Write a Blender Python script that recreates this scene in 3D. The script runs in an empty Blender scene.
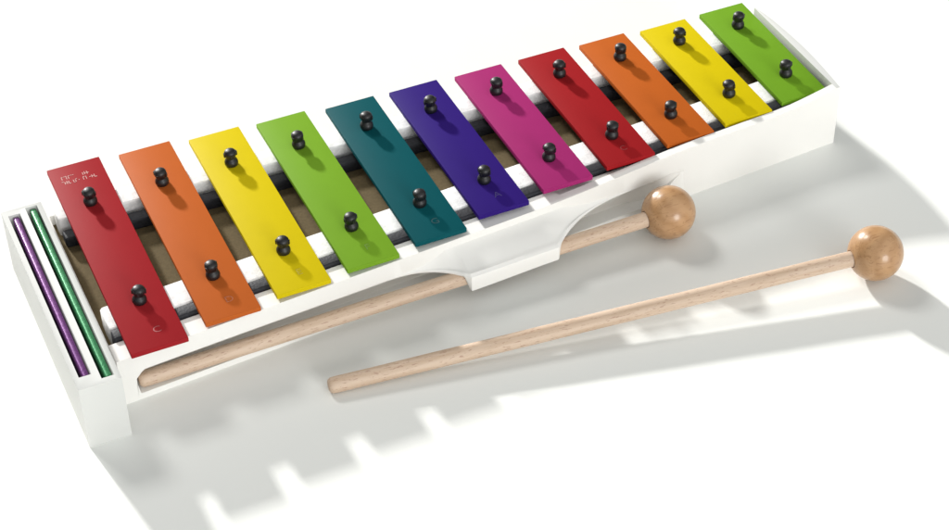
import bpy, bmesh, math, random
from mathutils import Vector, Matrix
random.seed(7)
S = 0.01                                   # all building is done in centimetres
sc = bpy.context.scene
C = sc.collection

# ------------------------------------------------------------------ materials
def lin(c):
    return tuple((v/12.92 if v <= 0.04045 else ((v+0.055)/1.055)**2.4) for v in (x/255 for x in c))

def new_mat(name):
    m = bpy.data.materials.new(name); m.use_nodes = True
    nt = m.node_tree; b = nt.nodes['Principled BSDF']
    return m, nt, b

def noise(nt, scale, detail=3, vec=None, rough=0.5, dist=0.0):
    n = nt.nodes.new('ShaderNodeTexNoise')
    n.inputs['Scale'].default_value = scale; n.inputs['Detail'].default_value = detail
    n.inputs['Roughness'].default_value = rough; n.inputs['Distortion'].default_value = dist
    if vec: nt.links.new(vec, n.inputs['Vector'])
    return n

def objcoord(nt, scale=(1, 1, 1)):
    t = nt.nodes.new('ShaderNodeTexCoord'); mp = nt.nodes.new('ShaderNodeMapping')
    mp.inputs['Scale'].default_value = scale
    nt.links.new(t.outputs['Object'], mp.inputs['Vector'])
    return mp.outputs['Vector']

def ramp(nt, fac, stops):
    r = nt.nodes.new('ShaderNodeValToRGB')
    el = r.color_ramp.elements
    while len(el) < len(stops): el.new(0.5)
    for e, (p, c) in zip(el, stops):
        e.position = p; e.color = (*c, 1) if len(c) == 3 else c
    nt.links.new(fac, r.inputs['Fac'])
    return r

def bump(nt, b, h, strength, dist):
    bp = nt.nodes.new('ShaderNodeBump')
    bp.inputs['Strength'].default_value = strength; bp.inputs['Distance'].default_value = dist
    nt.links.new(h, bp.inputs['Height']); nt.links.new(bp.outputs['Normal'], b.inputs['Normal'])

def plain(name, col, rough=0.5, var=0.04, nscale=60, bstr=0.0, bscale=900, spec=0.5, metal=0.0, coat=0.0):
    m, nt, b = new_mat(name)
    v = objcoord(nt)
    n = noise(nt, nscale, 4, v)
    lo = tuple(max(0, c*(1-var)) for c in col); hi = tuple(min(1, c*(1+var)) for c in col)
    r = ramp(nt, n.outputs['Fac'], [(0.3, lo), (0.7, hi)])
    nt.links.new(r.outputs['Color'], b.inputs['Base Color'])
    b.inputs['Roughness'].default_value = rough
    b.inputs['Specular IOR Level'].default_value = spec
    b.inputs['Metallic'].default_value = metal
    b.inputs['Coat Weight'].default_value = coat
    b.inputs['Coat Roughness'].default_value = 0.15
    if bstr:
        n2 = noise(nt, bscale, 3, v); bump(nt, b, n2.outputs['Fac'], bstr, 0.0004)
    return m

M = {}
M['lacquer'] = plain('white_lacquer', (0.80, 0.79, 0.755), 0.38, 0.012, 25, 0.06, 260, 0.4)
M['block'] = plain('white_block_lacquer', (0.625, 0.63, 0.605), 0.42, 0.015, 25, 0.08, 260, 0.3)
M['rail'] = plain('white_felt', (0.80, 0.80, 0.79), 0.9, 0.10, 420, 0.5, 1500, 0.1)
M['rubber'] = plain('dark_rubber', (0.018, 0.019, 0.024), 0.62, 0.3, 500, 0.5, 900, 0.3)
M['board'] = plain('fibre_board', (0.155, 0.118, 0.062), 0.85, 0.10, 700, 0.3, 1500, 0.1)
M['pin'] = plain('black_plastic', (0.006, 0.006, 0.007), 0.46, 0.2, 300, 0.35, 420, 0.5)
M['ground'] = plain('white_paper', (0.80, 0.81, 0.78), 0.55, 0.006, 8, 0.0, 600, 0.25)
M['mark'] = plain('engraving', (0.55, 0.33, 0.30), 0.6, 0.1, 300)

E_TOT = 1.36
def paint(name, rgb):
    c = tuple(max(0.003, v/E_TOT-0.004) for v in lin(rgb))
    m = plain('paint_'+name, c, 0.55, 0.012, 140, 0.06, 1400, 0.3)
    m.node_tree.nodes['Principled BSDF'].inputs['IOR'].default_value = 1.16
    return m
for n, c in dict(red=(170, 45, 50), orange=(206, 107, 50), yellow=(230, 207, 28), green=(131, 178, 52), teal=(0, 92, 99),
                 indigo=(58, 38, 128), magenta=(177, 54, 120), red_b=(171, 40, 44), orange_b=(206, 106, 44),
                 yellow_b=(231, 208, 5), green_b=(125, 175, 48)).items():
    M[n] = paint(n, c)

def sawn_edge(name, col):
    m, nt, b = new_mat(name)
    v = objcoord(nt)
    w = nt.nodes.new('ShaderNodeTexWave'); w.bands_direction = 'Y'
    w.inputs['Scale'].default_value = 110; w.inputs['Distortion'].default_value = 14
    w.inputs['Detail'].default_value = 2; w.inputs['Detail Scale'].default_value = 3
    nt.links.new(v, w.inputs['Vector'])
    r = ramp(nt, w.outputs['Fac'], [(0.2, tuple(c*0.92 for c in col)), (0.9, tuple(min(1, c*1.12+0.01) for c in col))])
    nt.links.new(r.outputs['Color'], b.inputs['Base Color'])
    b.inputs['Roughness'].default_value = 0.34; b.inputs['Metallic'].default_value = 0.35
    bump(nt, b, w.outputs['Fac'], 0.10, 0.0003)
    return m
M['spare_purple'] = sawn_edge('purple_paint', (0.125, 0.028, 0.155))
M['spare_green'] = sawn_edge('green_paint', (0.03, 0.20, 0.075))

def beech(name, base, dark, fleck, along='X', ball=False):
    m, nt, b = new_mat(name)
    if not ball:
        v = objcoord(nt, (3.0, 42, 42))
        n = noise(nt, 9, 5, v, 0.6, 0.6)
        r = ramp(nt, n.outputs['Fac'], [(0.30, dark), (0.62, base)])
        v2 = objcoord(nt, (13, 62, 62)); n2 = noise(nt, 24, 3, v2, 0.6)
        f = ramp(nt, n2.outputs['Fac'], [(0.585, (0, 0, 0)), (0.655, (1, 1, 1))])
        hb = n.outputs['Fac']
    else:
        v = objcoord(nt, (1, 1, 1))
        w = nt.nodes.new('ShaderNodeTexWave'); w.wave_type = 'BANDS'; w.bands_direction = 'DIAGONAL'
        w.inputs['Scale'].default_value = 60; w.inputs['Distortion'].default_value = 5
        w.inputs['Detail'].default_value = 3; w.inputs['Detail Scale'].default_value = 0.9
        nt.links.new(v, w.inputs['Vector'])
        r = ramp(nt, w.outputs['Fac'], [(0.0, tuple(0.55*a+0.45*c for a, c in zip(dark, base))), (0.9, base)])
        v2 = objcoord(nt, (170, 900, 520)); n2 = noise(nt, 1.0, 3, v2, 0.65, 1.0)
        f = ramp(nt, n2.outputs['Fac'], [(0.52, (0, 0, 0)), (0.66, (1, 1, 1))])
        hb = w.outputs['Fac']
    mx = nt.nodes.new('ShaderNodeMix'); mx.data_type = 'RGBA'
    sc_ = nt.nodes.new('ShaderNodeMath'); sc_.operation = 'MULTIPLY'; sc_.inputs[1].default_value = 0.50 if not ball else 0.60
    nt.links.new(f.outputs['Color'], sc_.inputs[0]); nt.links.new(sc_.outputs[0], mx.inputs['Factor'])
    nt.links.new(r.outputs['Color'], mx.inputs['A']); mx.inputs['B'].default_value = (*fleck, 1)
    nt.links.new(mx.outputs['Result'], b.inputs['Base Color'])
    b.inputs['Roughness'].default_value = 0.30 if ball else 0.55
    b.inputs['Coat Weight'].default_value = 0.25 if ball else 0.0
    b.inputs['Coat Roughness'].default_value = 0.12
    b.inputs['Specular IOR Level'].default_value = 0.4
    bump(nt, b, hb, 0.12, 0.0003)
    return m
M['stick'] = beech('beech_stick', (0.60, 0.46, 0.345), (0.50, 0.36, 0.25), (0.26, 0.11, 0.075))
M['head'] = beech('beech_head', (0.47, 0.275, 0.135), (0.38, 0.205, 0.09), (0.27, 0.13, 0.055), ball=True)

# ------------------------------------------------------------------ mesh helpers
def link(name, me, mat, parent=None, label=None, sharp=35):
    o = bpy.data.objects.new(name, me); C.objects.link(o)
    if mat: me.materials.append(mat)
    for p in me.polygons: p.use_smooth = True
    me.set_sharp_from_angle(angle=math.radians(sharp))
    if parent: o.parent = parent
    if label: o['label'] = label
    return o

def from_bm(name, bm, mat, parent=None, label=None, sharp=35, bevel=0.0, seg=2, dissolve=False):
    bmesh.ops.remove_doubles(bm, verts=bm.verts, dist=1e-4)
    bmesh.ops.recalc_face_normals(bm, faces=bm.faces)
    if dissolve:
        bmesh.ops.dissolve_limit(bm, angle_limit=math.radians(1), verts=bm.verts, edges=bm.edges)
    if bevel:
        es = [e for e in bm.edges if len(e.link_faces) == 2 and e.calc_face_angle(0) > math.radians(40)]
        bmesh.ops.bevel(bm, geom=es, offset=bevel, segments=seg, affect='EDGES', profile=0.5, clamp_overlap=True)
    bmesh.ops.scale(bm, vec=(S, S, S), verts=bm.verts)
    me = bpy.data.meshes.new(name); bm.to_mesh(me); bm.free()
    return link(name, me, mat, parent, label, sharp)

def add_prism(bm, poly, z0, z1):
    lo = [bm.verts.new((x, y, z0)) for x, y in poly]; hi = [bm.verts.new((x, y, z1)) for x, y in poly]
    n = len(poly)
    bm.faces.new(lo[::-1]); bm.faces.new(hi)
    for i in range(n): bm.faces.new((lo[i], lo[(i+1) % n], hi[(i+1) % n], hi[i]))

def add_lathe(bm, prof, n=28, mat=None):
    rings = []
    for r, z in prof:
        if r < 1e-5:
            v = Vector((0, 0, z)); rings.append([bm.verts.new(mat @ v if mat else v)])
        else:
            ring = []
            for k in range(n):
                a = 2*math.pi*k/n; v = Vector((r*math.cos(a), r*math.sin(a), z))
                ring.append(bm.verts.new(mat @ v if mat else v))
            rings.append(ring)
    for a, b in zip(rings[:-1], rings[1:]):
        for k in range(n):
            k2 = (k+1) % n
            if len(a) == 1: bm.faces.new((a[0], b[k], b[k2]))
            elif len(b) == 1: bm.faces.new((a[k], a[k2], b[0]))
            else: bm.faces.new((a[k], a[k2], b[k2], b[k]))

def thing(name, label, cat, loc=(0, 0, 0), group=None):
    o = bpy.data.objects.new(name, None); C.objects.link(o)
    o.empty_display_size = 0.02
    o.location = [c*S for c in loc]; o['label'] = label; o['category'] = cat
    if group: o['group'] = group
    return o

# ------------------------------------------------------------------ the setting
bm = bmesh.new()
bmesh.ops.create_grid(bm, x_segments=2, y_segments=2, size=1200)
g = from_bm('ground', bm, M['ground']); g['kind'] = 'structure'

# ------------------------------------------------------------------ glockenspiel
glock = thing('glockenspiel', 'white wooden glockenspiel with eleven rainbow coloured metal bars on black pins', 'glockenspiel')

def yw(x): return -1.07 + 0.0733*(x+0.38)          # outer face of the front wall
def yin(x): return 0.12 + 0.061*x                   # inner face of the front wall
def sm(a, b, x):
    t = max(0.0, min(1.0, (x-a)/(b-a))); return t*t*(3-2*t)

def front_section(x):
    """closed outline (y, z) of the front wall at x: wall, mallet groove, bulging clip"""
    y0 = yw(x)
    ztop = 2.55 + 0.42*sm(19.7, 29.0, x) + 0.385*max(0.0, min(1.0, (x-33.4)/2.95))**1.3
    # how far the clip reaches out
    if x < 15.55: out = 1.58*max(0, (x-11.6)/3.95)**3.2
    elif x <= 19.95: out = 1.58 + 0.062*(x-15.55)
    else: out = 1.853*max(0, 1-(x-19.95)/6.4)**3.6
    drop = (0.84-0.02*max(0, x-15.55))*sm(15.25, 15.6, x)*(1-sm(19.9, 20.2, x))
    # recess depth
    thick = yin(x)-y0
    d = (thick-0.14)*sm(0.02, 0.30, x)*(1-sm(24.6, 27.9, x))
    d = min(d, 0.98)
    zr = 1.68 - 0.05*sm(3, 12, x) - 0.14*sm(12, 15.4, x) + 0.13*sm(15.5, 20, x) + 0.09*sm(20.2, 24.0, x) + 0.15*sm(25.5, 27.6, x)
    if x < 1: zr = 1.30 + 0.38*sm(0.0, 0.5, x)
    zc = zr + (2.16-zr)*min(1, (out/0.9)) if out > 0 else zr
    zc = max(zc, zr+0.02)
    zf = 0.34 + (zr-0.52)*(1-sm(0.0, 0.16, x)) if x < 0.3 else 0.34 + (zr-0.52)*sm(25.6, 27.9, x)
    P = [(y0, ztop)]
    N = 12
    for k in range(N+1):                            # concave sweep out to the lip
        t = k/N
        e = min(1.0, out/0.6)
        yy = y0 - (out-0.05*e)*t
        zz = zr + (zc-zr)*(1-t)**1.35 + (0.05*e*math.exp(-((t-0.93)/0.07)**2) if k > 0 else 0)
        P.append((yy, zz))
    rd = 0.09*min(1, drop/0.5)                       # rounded nose of the lip
    P[-1] = (y0-out+rd, zr)
    P.append((y0-out+rd*0.3, zr-rd*0.3-0.002))
    P.append((y0-out, zr-rd-0.004))
    P.append((y0-out, zr-drop*0.5-0.008))
    P.append((y0-out, zr-drop-0.02+rd*0.6))
    P.append((y0-out+rd*0.6, zr-drop-0.02))
    ti = 0.16 if drop > 0.3 else 0.02+0.14*drop
    act = sm(0.0, 0.05, d)
    ti *= act
    P.append((y0-out+max(ti, rd*0.6+0.001), zr-drop-0.021))
    P.append((y0-out+ti+0.02*act, zr-0.10))
    P.append((y0+min(d, 0.1)*0.5, zr-0.11+0.12*min(1, out)))
    P.append((y0+d, zr-0.14 if d > 0.02 else zr-0.13))
    P.append((y0+d, zf))
    P.append((y0, zf-0.02))
    P.append((y0, 0.0))
    P.append((yin(x)-0.02, 0.0))
    if d < 0.004 and out < 0.01:                     # plain wall: same number of points, evenly spread down the face
        P[1:-2] = [(y0, ztop-(ztop-0.0)*(k+1)/(len(P)-2)) for k in range(len(P)-3)]
    P.append((yin(x), 2.46))
    P.append((y0+0.44, 2.46))
    P.append((y0+0.42, ztop))
    if ztop <= 2.57:
        P[-2] = (yin(x), ztop-0.02); P[-1] = (y0+0.42, ztop)
    return P

xs = sorted(set([-0.68, -0.3, 0.0] + [0.02+0.04*i for i in range(9)] + [0.5+0.5*i for i in range(22)] +
                [11.6+0.15*i for i in range(24)] + [15.25+0.05*i for i in range(9)] + [15.8+0.5*i for i in range(9)] +
                [19.8+0.05*i for i in range(10)] + [20.3+0.2*i for i in range(30)] + [26.2+0.1*i for i in range(18)] +
                [28+1.0*i for i in range(7)] + [34.6+0.2*i for i in range(7)] + [36.0, 36.2, 36.35, 36.56, 36.602]))
bm = bmesh.new()
secs = [[bm.verts.new((x, y, z)) for y, z in front_section(x)] for x in xs]
for a, b in zip(secs[:-1], secs[1:]):
    n = len(a)
    for i in range(n):
        j = (i+1) % n
        try: bm.faces.new((a[i], b[i], b[j], a[j]))
        except ValueError: pass
bm.faces.new(secs[0]); bm.faces.new(secs[-1][::-1])
bmesh.ops.recalc_face_normals(bm, faces=bm.faces)
front = from_bm('front_wall', bm, M['lacquer'], glock, sharp=38)

# end blocks, back wall
def slab_with_slots(bm, xs, ys, top, holes):
    """grid slab; holes = list of (ix, iy, floor)"""
    H = {}
    for i in range(len(xs)-1):
        for j in range(len(ys)-1):
            H[i, j] = holes.get((i, j), top)
    for (i, j), h in H.items():
        x0, x1, y0, y1 = xs[i], xs[i+1], ys[j], ys[j+1]
        bm.faces.new([bm.verts.new(p) for p in ((x0, y0, h), (x1, y0, h), (x1, y1, h), (x0, y1, h))])
        bm.faces.new([bm.verts.new(p) for p in ((x0, y0, 0), (x0, y1, 0), (x1, y1, 0), (x1, y0, 0))])
        for di, dj, e in ((1, 0, ((x1, y0), (x1, y1))), (-1, 0, ((x0, y1), (x0, y0))), (0, 1, ((x1, y1), (x0, y1))), (0, -1, ((x0, y0), (x1, y0)))):
            h2 = H.get((i+di, j+dj), 0.0)
            if h2 < h:
                (a, b), (c, d) = e
                bm.faces.new([bm.verts.new(p) for p in ((a, b, h2), (c, d, h2), (c, d, h), (a, b, h))])
bm = bmesh.new()
bx = [-2.733, -2.50, -1.97, -1.66, -1.12, -0.888]
by = [-2.91, -2.62, -2.18, 9.42, 9.68, 9.822]
holes = {}
holes[(1, 2)] = 1.55
for j in (1, 2, 3): holes[(3, j)] = 1.55
slab_with_slots(bm, bx, by, 3.357, holes)
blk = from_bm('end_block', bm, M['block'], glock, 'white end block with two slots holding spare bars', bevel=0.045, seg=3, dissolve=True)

bm = bmesh.new()
add_prism(bm, [(-0.885, -0.9), (-0.66, -0.86), (-0.66, 9.9), (-0.885, 9.9)], 0, 2.45)
from_bm('side_wall', bm, M['lacquer'], glock, bevel=0.04)

bm = bmesh.new()                                    # right end panel, slightly bowed outwards
pts = []
for k in range(13):
    t = k/12; y = 1.66 + (9.45-1.66)*t
    pts.append((36.602 + 0.20*math.sin(math.pi*min(1, t*1.1))-0.22*max(0, (t-0.80)/0.20)**3, y))
pts = [(max(x, 36.42), y) for x, y in pts]
add_prism(bm, pts + [(36.385, 9.45), (36.385, 1.64)], 2.5, 3.36)
add_prism(bm, [(36.055, 1.9), (36.38, 1.9), (36.38, 9.4), (36.055, 9.4)], 0, 2.6)
add_prism(bm, [(x-0.004, y) for x, y in pts] + [(36.3, 9.43), (36.3, 1.7)], 0, 2.52)
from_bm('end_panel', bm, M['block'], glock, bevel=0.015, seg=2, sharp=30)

bm = bmesh.new()
add_prism(bm, [(-0.66, 9.95), (36.05, 8.96), (36.05, 9.30), (-0.66, 10.22)], 0, 2.28)
from_bm('back_wall', bm, M['lacquer'], glock, bevel=0.03)

bm = bmesh.new()
add_prism(bm, [(-0.66, 0.10), (36.05, 2.33), (36.05, 8.98), (-0.66, 9.96)], 1.35, 1.75)
from_bm('base_board', bm, M['board'], glock, 'brown fibre board floor seen between the bars')

def rail(yf0, yf1, yb0, yb1, z0, z1):
    bm = bmesh.new()
    x0, x1 = -0.42, 36.0
    poly = [(x0+0.12, yf0), (x1, yf1), (x1, yb1), (x0+0.12, yb0), (x0+0.02, yb0-0.12), (x0, (yf0+yb0)/2), (x0+0.02, yf0+0.12)]
    add_prism(bm, poly, z0, z1)
    return from_bm('rail', bm, M['rail'], glock, bevel=0.08, seg=3, sharp=50)
rail(0.81, 3.01, 2.38, 4.72, 0.5, 2.72)
rail(8.96, 7.99, 10.12, 9.14, 0.5, 2.72)
def strip(ya0, ya1, yb0, yb1, z0, z1, x0=-0.38):
    bm = bmesh.new()
    poly = [(x0, ya0), (35.9, ya1), (35.9, yb1), (x0, yb0)]
    add_prism(bm, poly, z0, z1)
    return from_bm('rubber_strip', bm, M['rubber'], glock, bevel=0.09, seg=3, sharp=60)
strip(0.16, 2.40, 0.79, 2.99, 1.9, 2.70)
strip(8.02, 7.10, 8.72, 7.78, 1.74, 2.30)

# tone bars
bars = [(-0.03, 2.50, 12.38, -1.45), (3.40, 5.91, 12.10, -0.94), (6.76, 9.28, 11.76, -0.56), (10.12, 12.61, 11.56, -0.29),
        (13.54, 16.06, 11.26, 0.07), (16.86, 19.40, 11.16, 0.60), (20.30, 22.84, 10.99, 1.01), (23.73, 26.27, 10.92, 1.30),
        (27.05, 29.58, 10.74, 1.58), (30.36, 32.95, 10.52, 1.83), (33.74, 36.26, 10.54, 2.15)]
cols = ['red', 'orange', 'yellow', 'green', 'teal', 'indigo', 'magenta', 'red_b', 'orange_b', 'yellow_b', 'green_b']
barlab = ['long dark red metal bar, next to the slotted end block', 'long orange metal bar between red and yellow', 'long yellow metal bar between orange and green',
          'long green metal bar between yellow and teal', 'teal metal bar', 'indigo metal bar', 'magenta metal bar', 'short red metal bar beside the magenta one',
          'short orange metal bar between red and yellow', 'short yellow metal bar between orange and green', 'shortest bar, light green, at the far right end']
skew = [0.11, 0.06, 0.03, -0.02, 0.02, -0.02, -0.05, -0.03, -0.06, 0.0, 0.13]
TOPZ, TH = 3.044, 0.25

prof = [(0.0, 0.0), (0.25, 0.0), (0.30, 0.05), (0.325, 0.14), (0.315, 0.24), (0.28, 0.32), (0.225, 0.385), (0.215, 0.43), (0.24, 0.49),
        (0.275, 0.57), (0.295, 0.66), (0.28, 0.75), (0.225, 0.82), (0.12, 0.865), (0.0, 0.875)]
bm = bmesh.new(); add_lathe(bm, prof, 20)
# cross slot and small nubs of the moulded pin head
for a in (0.3, 1.87, 3.44, 5.01):
    c, s_ = math.cos(a), math.sin(a)
    bmesh.ops.create_cube(bm, size=1, matrix=Matrix.Translation((c*0.26, s_*0.26, 0.62)) @ Matrix.Rotation(a, 4, 'Z') @ Matrix.Diagonal((0.12, 0.12, 0.20, 1)))
pin0 = from_bm('fixing_pin', bm, M['pin'], None, sharp=45)
pin_me = pin0.data; bpy.data.objects.remove(pin0)

def letter(txt, x, y, size, mat, parent, rot=0.0, name='engraved_letter'):
    cu = bpy.data.curves.new(name, 'FONT'); cu.body = txt; cu.size = size*S; cu.align_x = 'CENTER'; cu.align_y = 'CENTER'
    cu.extrude = 0.00006; cu.resolution_u = 3
    t = bpy.data.objects.new(name, cu); C.objects.link(t)
    dg = bpy.context.evaluated_depsgraph_get()
    me = bpy.data.meshes.new_from_object(t.evaluated_get(dg)); bpy.data.objects.remove(t)
    me.materials.append(mat)
    o = bpy.data.objects.new(name, me); C.objects.link(o)
    o.location = (x*S, y*S, (TOPZ)*S+0.00004); o.rotation_euler = (0, 0, rot); o.parent = parent
    return o

def light_of(col, k=0.35):
    m = M[col]; r = [n for n in m.node_tree.nodes if n.type == 'VALTORGB'][0].color_ramp.elements[1].color
    return plain('engraving_'+col, tuple(r[i]+(0.8-r[i])*k*0.4 for i in range(3)), 0.5, 0.3, 900)

for i, (xl, xr, yf, yn) in enumerate(bars):
    bm = bmesh.new(); s = skew[i]/2
    add_prism(bm, [(xl-s, yn), (xr-s, yn), (xr+s, yf), (xl+s, yf)], TOPZ-TH, TOPZ)
    b = from_bm('tone_bar', bm, M[cols[i]], glock, barlab[i], bevel=0.035, seg=2)
    xc = (xl+xr)/2
    for k, y in enumerate((1.50+0.0725*(xc-1.25) if xc > 3 else 1.55, 9.10-0.0135*(xc-1.25))):
        p = bpy.data.objects.new('fixing_pin', pin_me); C.objects.link(p); p.parent = b
        p.location = (xc*S, (y+0.05)*S, TOPZ*S-0.0002)
        p.rotation_euler = (random.uniform(-0.08, 0.08), random.uniform(-0.09, 0.02), random.uniform(0, 6.28))
    if i < 6:
        letter('CDEFGA'[i], xc+0.15, yn+1.05, 0.55, light_of(cols[i], 0.08), b)
    if i == 7:
        letter('C', xc+0.1, yn+0.95, 0.5, light_of(cols[i], 0.08), b)
    if i == 0:                                       # worn two-line stamp near the far end
        bm = bmesh.new(); rr = random.Random(3)
        for row, (x0, x1) in enumerate(((0.50, 2.02), (0.42, 1.98))):
            x = x0
            while x < x1:
                w = rr.uniform(0.05, 0.11)
                if not (1.20 < x < 1.32):
                    yb = 11.42 - row*0.36
                    hgt = rr.uniform(0.18, 0.26)
                    if rr.random() < 0.55: bmesh.ops.create_cube(bm, size=1, matrix=Matrix.Translation((x, yb+hgt/2-0.1, TOPZ+0.004)) @ Matrix.Diagonal((0.03, hgt, 0.008, 1)))
                    if rr.random() < 0.75: bmesh.ops.create_cube(bm, size=1, matrix=Matrix.Translation((x+w/2, yb+rr.choice((-0.1, 0.0, 0.12)), TOPZ+0.005)) @ Matrix.Diagonal((w, 0.03, 0.009, 1)))
                x += w+0.035
        from_bm('stamp', bm, M['mark'], b)

# ------------------------------------------------------------------ spare bars standing on edge in the slots
def spare(name_label, x, y0, y1, mat, ztop, tilt):
    bm = bmesh.new()
    w, h = 0.30, 1.70
    add_prism(bm, [(-w/2, y0), (w/2, y0), (w/2, y1), (-w/2, y1)], -h, 0)
    o = from_bm('spare_bar', bm, mat, None, bevel=0.09, seg=4, sharp=60)
    o.location = (x*S, 0, ztop*S); o.rotation_euler = (0, tilt, 0)
    o['label'] = name_label; o['category'] = 'metal bar'; o['group'] = 'spare bars stored on edge in the end block'
    return o
spare('purple metal bar standing on edge in the outer slot of the white end block', -2.19, -2.12, 9.36, M['spare_purple'], 3.27, 0.0)
spare('green metal bar standing on edge in the inner slot of the white end block', -1.34, -2.55, 9.62, M['spare_green'], 3.27, 0.0)

# ------------------------------------------------------------------ mallets
def mallet(label, p0, p1, seed):
    a, b = Vector(p0), Vector(p1); d = b-a; L = d.length
    t = thing('mallet', label, 'mallet', p0, 'beech wood mallets')
    q = d.to_track_quat('X', 'Z'); t.rotation_mode = 'QUATERNION'; t.rotation_quaternion = q
    R = 0.365
    bm = bmesh.new()
    n = 24; pr = [(0, 0.0), (0.20, 0.01), (0.29, 0.05), (R-0.01, 0.17), (R, 0.32)]
    for k in range(1, n): pr.append((R+0.004*math.sin(k*1.3+seed), 0.32+(L-1.6)*k/n))
    pr += [(R, L-1.2), (R-0.01, L-0.9), (0.0, L-0.6)]
    add_lathe(bm, pr, 28, Matrix.Rotation(math.pi/2, 4, 'Y'))
    from_bm('stick', bm, M['stick'], t, sharp=60)
    bm = bmesh.new(); r = 1.27; N = 32; pr = []
    for k in range(N+1):
        ang = math.pi*k/N; pr.append((r*math.sin(ang), -r*math.cos(ang)))
    hr = R+0.035                                      # drilled hole for the stick
    pr = [(0.0, -r*0.55), (hr, -r*0.56), (hr, -math.sqrt(r*r-hr*hr)+0.01), (hr+0.02, -math.sqrt(r*r-(hr+0.02)**2))] + [p for p in pr if not (p[1] < 0 and p[0] < hr+0.05)]
    pr[-1] = (0.0, r)
    add_lathe(bm, pr, 48, Matrix.Rotation(math.pi/2, 4, 'Y'))
    h = from_bm('head', bm, M['head'], t, sharp=60)
    h.location = (L*S, 0, 0); h.rotation_euler = (seed*0.9, 0, 0)
    return t
mallet('wooden mallet held in the groove under the white clip of the glockenspiel', (0.18, -0.62, 0.72), (25.83, -0.99, 1.275), 1.0)
mallet('wooden mallet lying loose on the white ground in front of the glockenspiel', (7.55, -4.12, 0.37), (32.88, -7.60, 1.275), 2.3)

# ------------------------------------------------------------------ light
w = bpy.data.worlds.new('World'); sc.world = w; w.use_nodes = True
nt = w.node_tree; bg = nt.nodes['Background']
tc = nt.nodes.new('ShaderNodeTexCoord'); sep = nt.nodes.new('ShaderNodeSeparateXYZ')
nt.links.new(tc.outputs['Generated'], sep.inputs[0])
dot = nt.nodes.new('ShaderNodeVectorMath'); dot.operation = 'DOT_PRODUCT'
fd = Vector((0.25, -0.90, 0.42)).normalized(); dot.inputs[1].default_value = fd
nt.links.new(tc.outputs['Generated'], dot.inputs[0])
mr = nt.nodes.new('ShaderNodeMapRange'); mr.interpolation_type = 'SMOOTHSTEP'
mr.inputs['From Min'].default_value = -0.1; mr.inputs['From Max'].default_value = 1.0
mr.inputs['To Min'].default_value = 0.10; mr.inputs['To Max'].default_value = 1.0
nt.links.new(dot.outputs['Value'], mr.inputs['Value'])
bg.inputs['Color'].default_value = (0.985, 1.0, 0.995, 1)
nt.links.new(mr.outputs['Result'], bg.inputs['Strength'])

def sun(name, d, strength, ang, col=(1, 1, 1)):
    l = bpy.data.lights.new(name, 'SUN'); l.energy = strength; l.angle = math.radians(ang); l.color = col
    o = bpy.data.objects.new(name, l); C.objects.link(o)
    o.rotation_euler = Vector(d).to_track_quat('-Z', 'Y').to_euler(); return o
sun('key_lamp', (0.43, -2.60, -1.0), 5.0, 3.2, (1.0, 0.985, 0.96))
al = bpy.data.lights.new('softbox', 'AREA'); al.shape = 'SQUARE'; al.size = 1.05; al.energy = 84; al.color = (1, 0.99, 0.97)
ao = bpy.data.objects.new('softbox', al); C.objects.link(ao); ao.location = (-0.85, 3.3, 3.5)
ao.rotation_euler = (Vector((0.10, 0.0, 0.0))-Vector(ao.location)).to_track_quat('-Z', 'Y').to_euler()

sun('added_front_fill', (-0.12, 1.0, -0.24), 1.4, 24, (1, 1, 1))  # added low frontal fill, put in to brighten the front wall and end block

# ------------------------------------------------------------------ camera
R = [[0.9106642607238394, -0.4127936454065132, -0.017088316247524132],
     [-0.2816065666524372, -0.5899249606642161, -0.7567603863847832],
     [0.3023050543050843, 0.6939668198804765, -0.6534689794046715]]
cam = bpy.data.cameras.new('camera'); co = bpy.data.objects.new('camera', cam); C.objects.link(co)
m3 = Matrix((R[0], [-v for v in R[1]], [-v for v in R[2]])).transposed()
co.matrix_world = Matrix.Translation(Vector((-11.22987419, -63.30510405, 57.35370706+3.0441751))*S) @ m3.to_4x4()
cam.sensor_width = 36; cam.lens = 36*1997.867/949; cam.clip_start = 0.01; cam.clip_end = 200
sc.camera = co
sc.view_settings.view_transform = 'Standard'; sc.view_settings.look = 'None'
sc.view_settings.exposure = 0; sc.view_settings.gamma = 1
sc.render.engine = 'CYCLES'
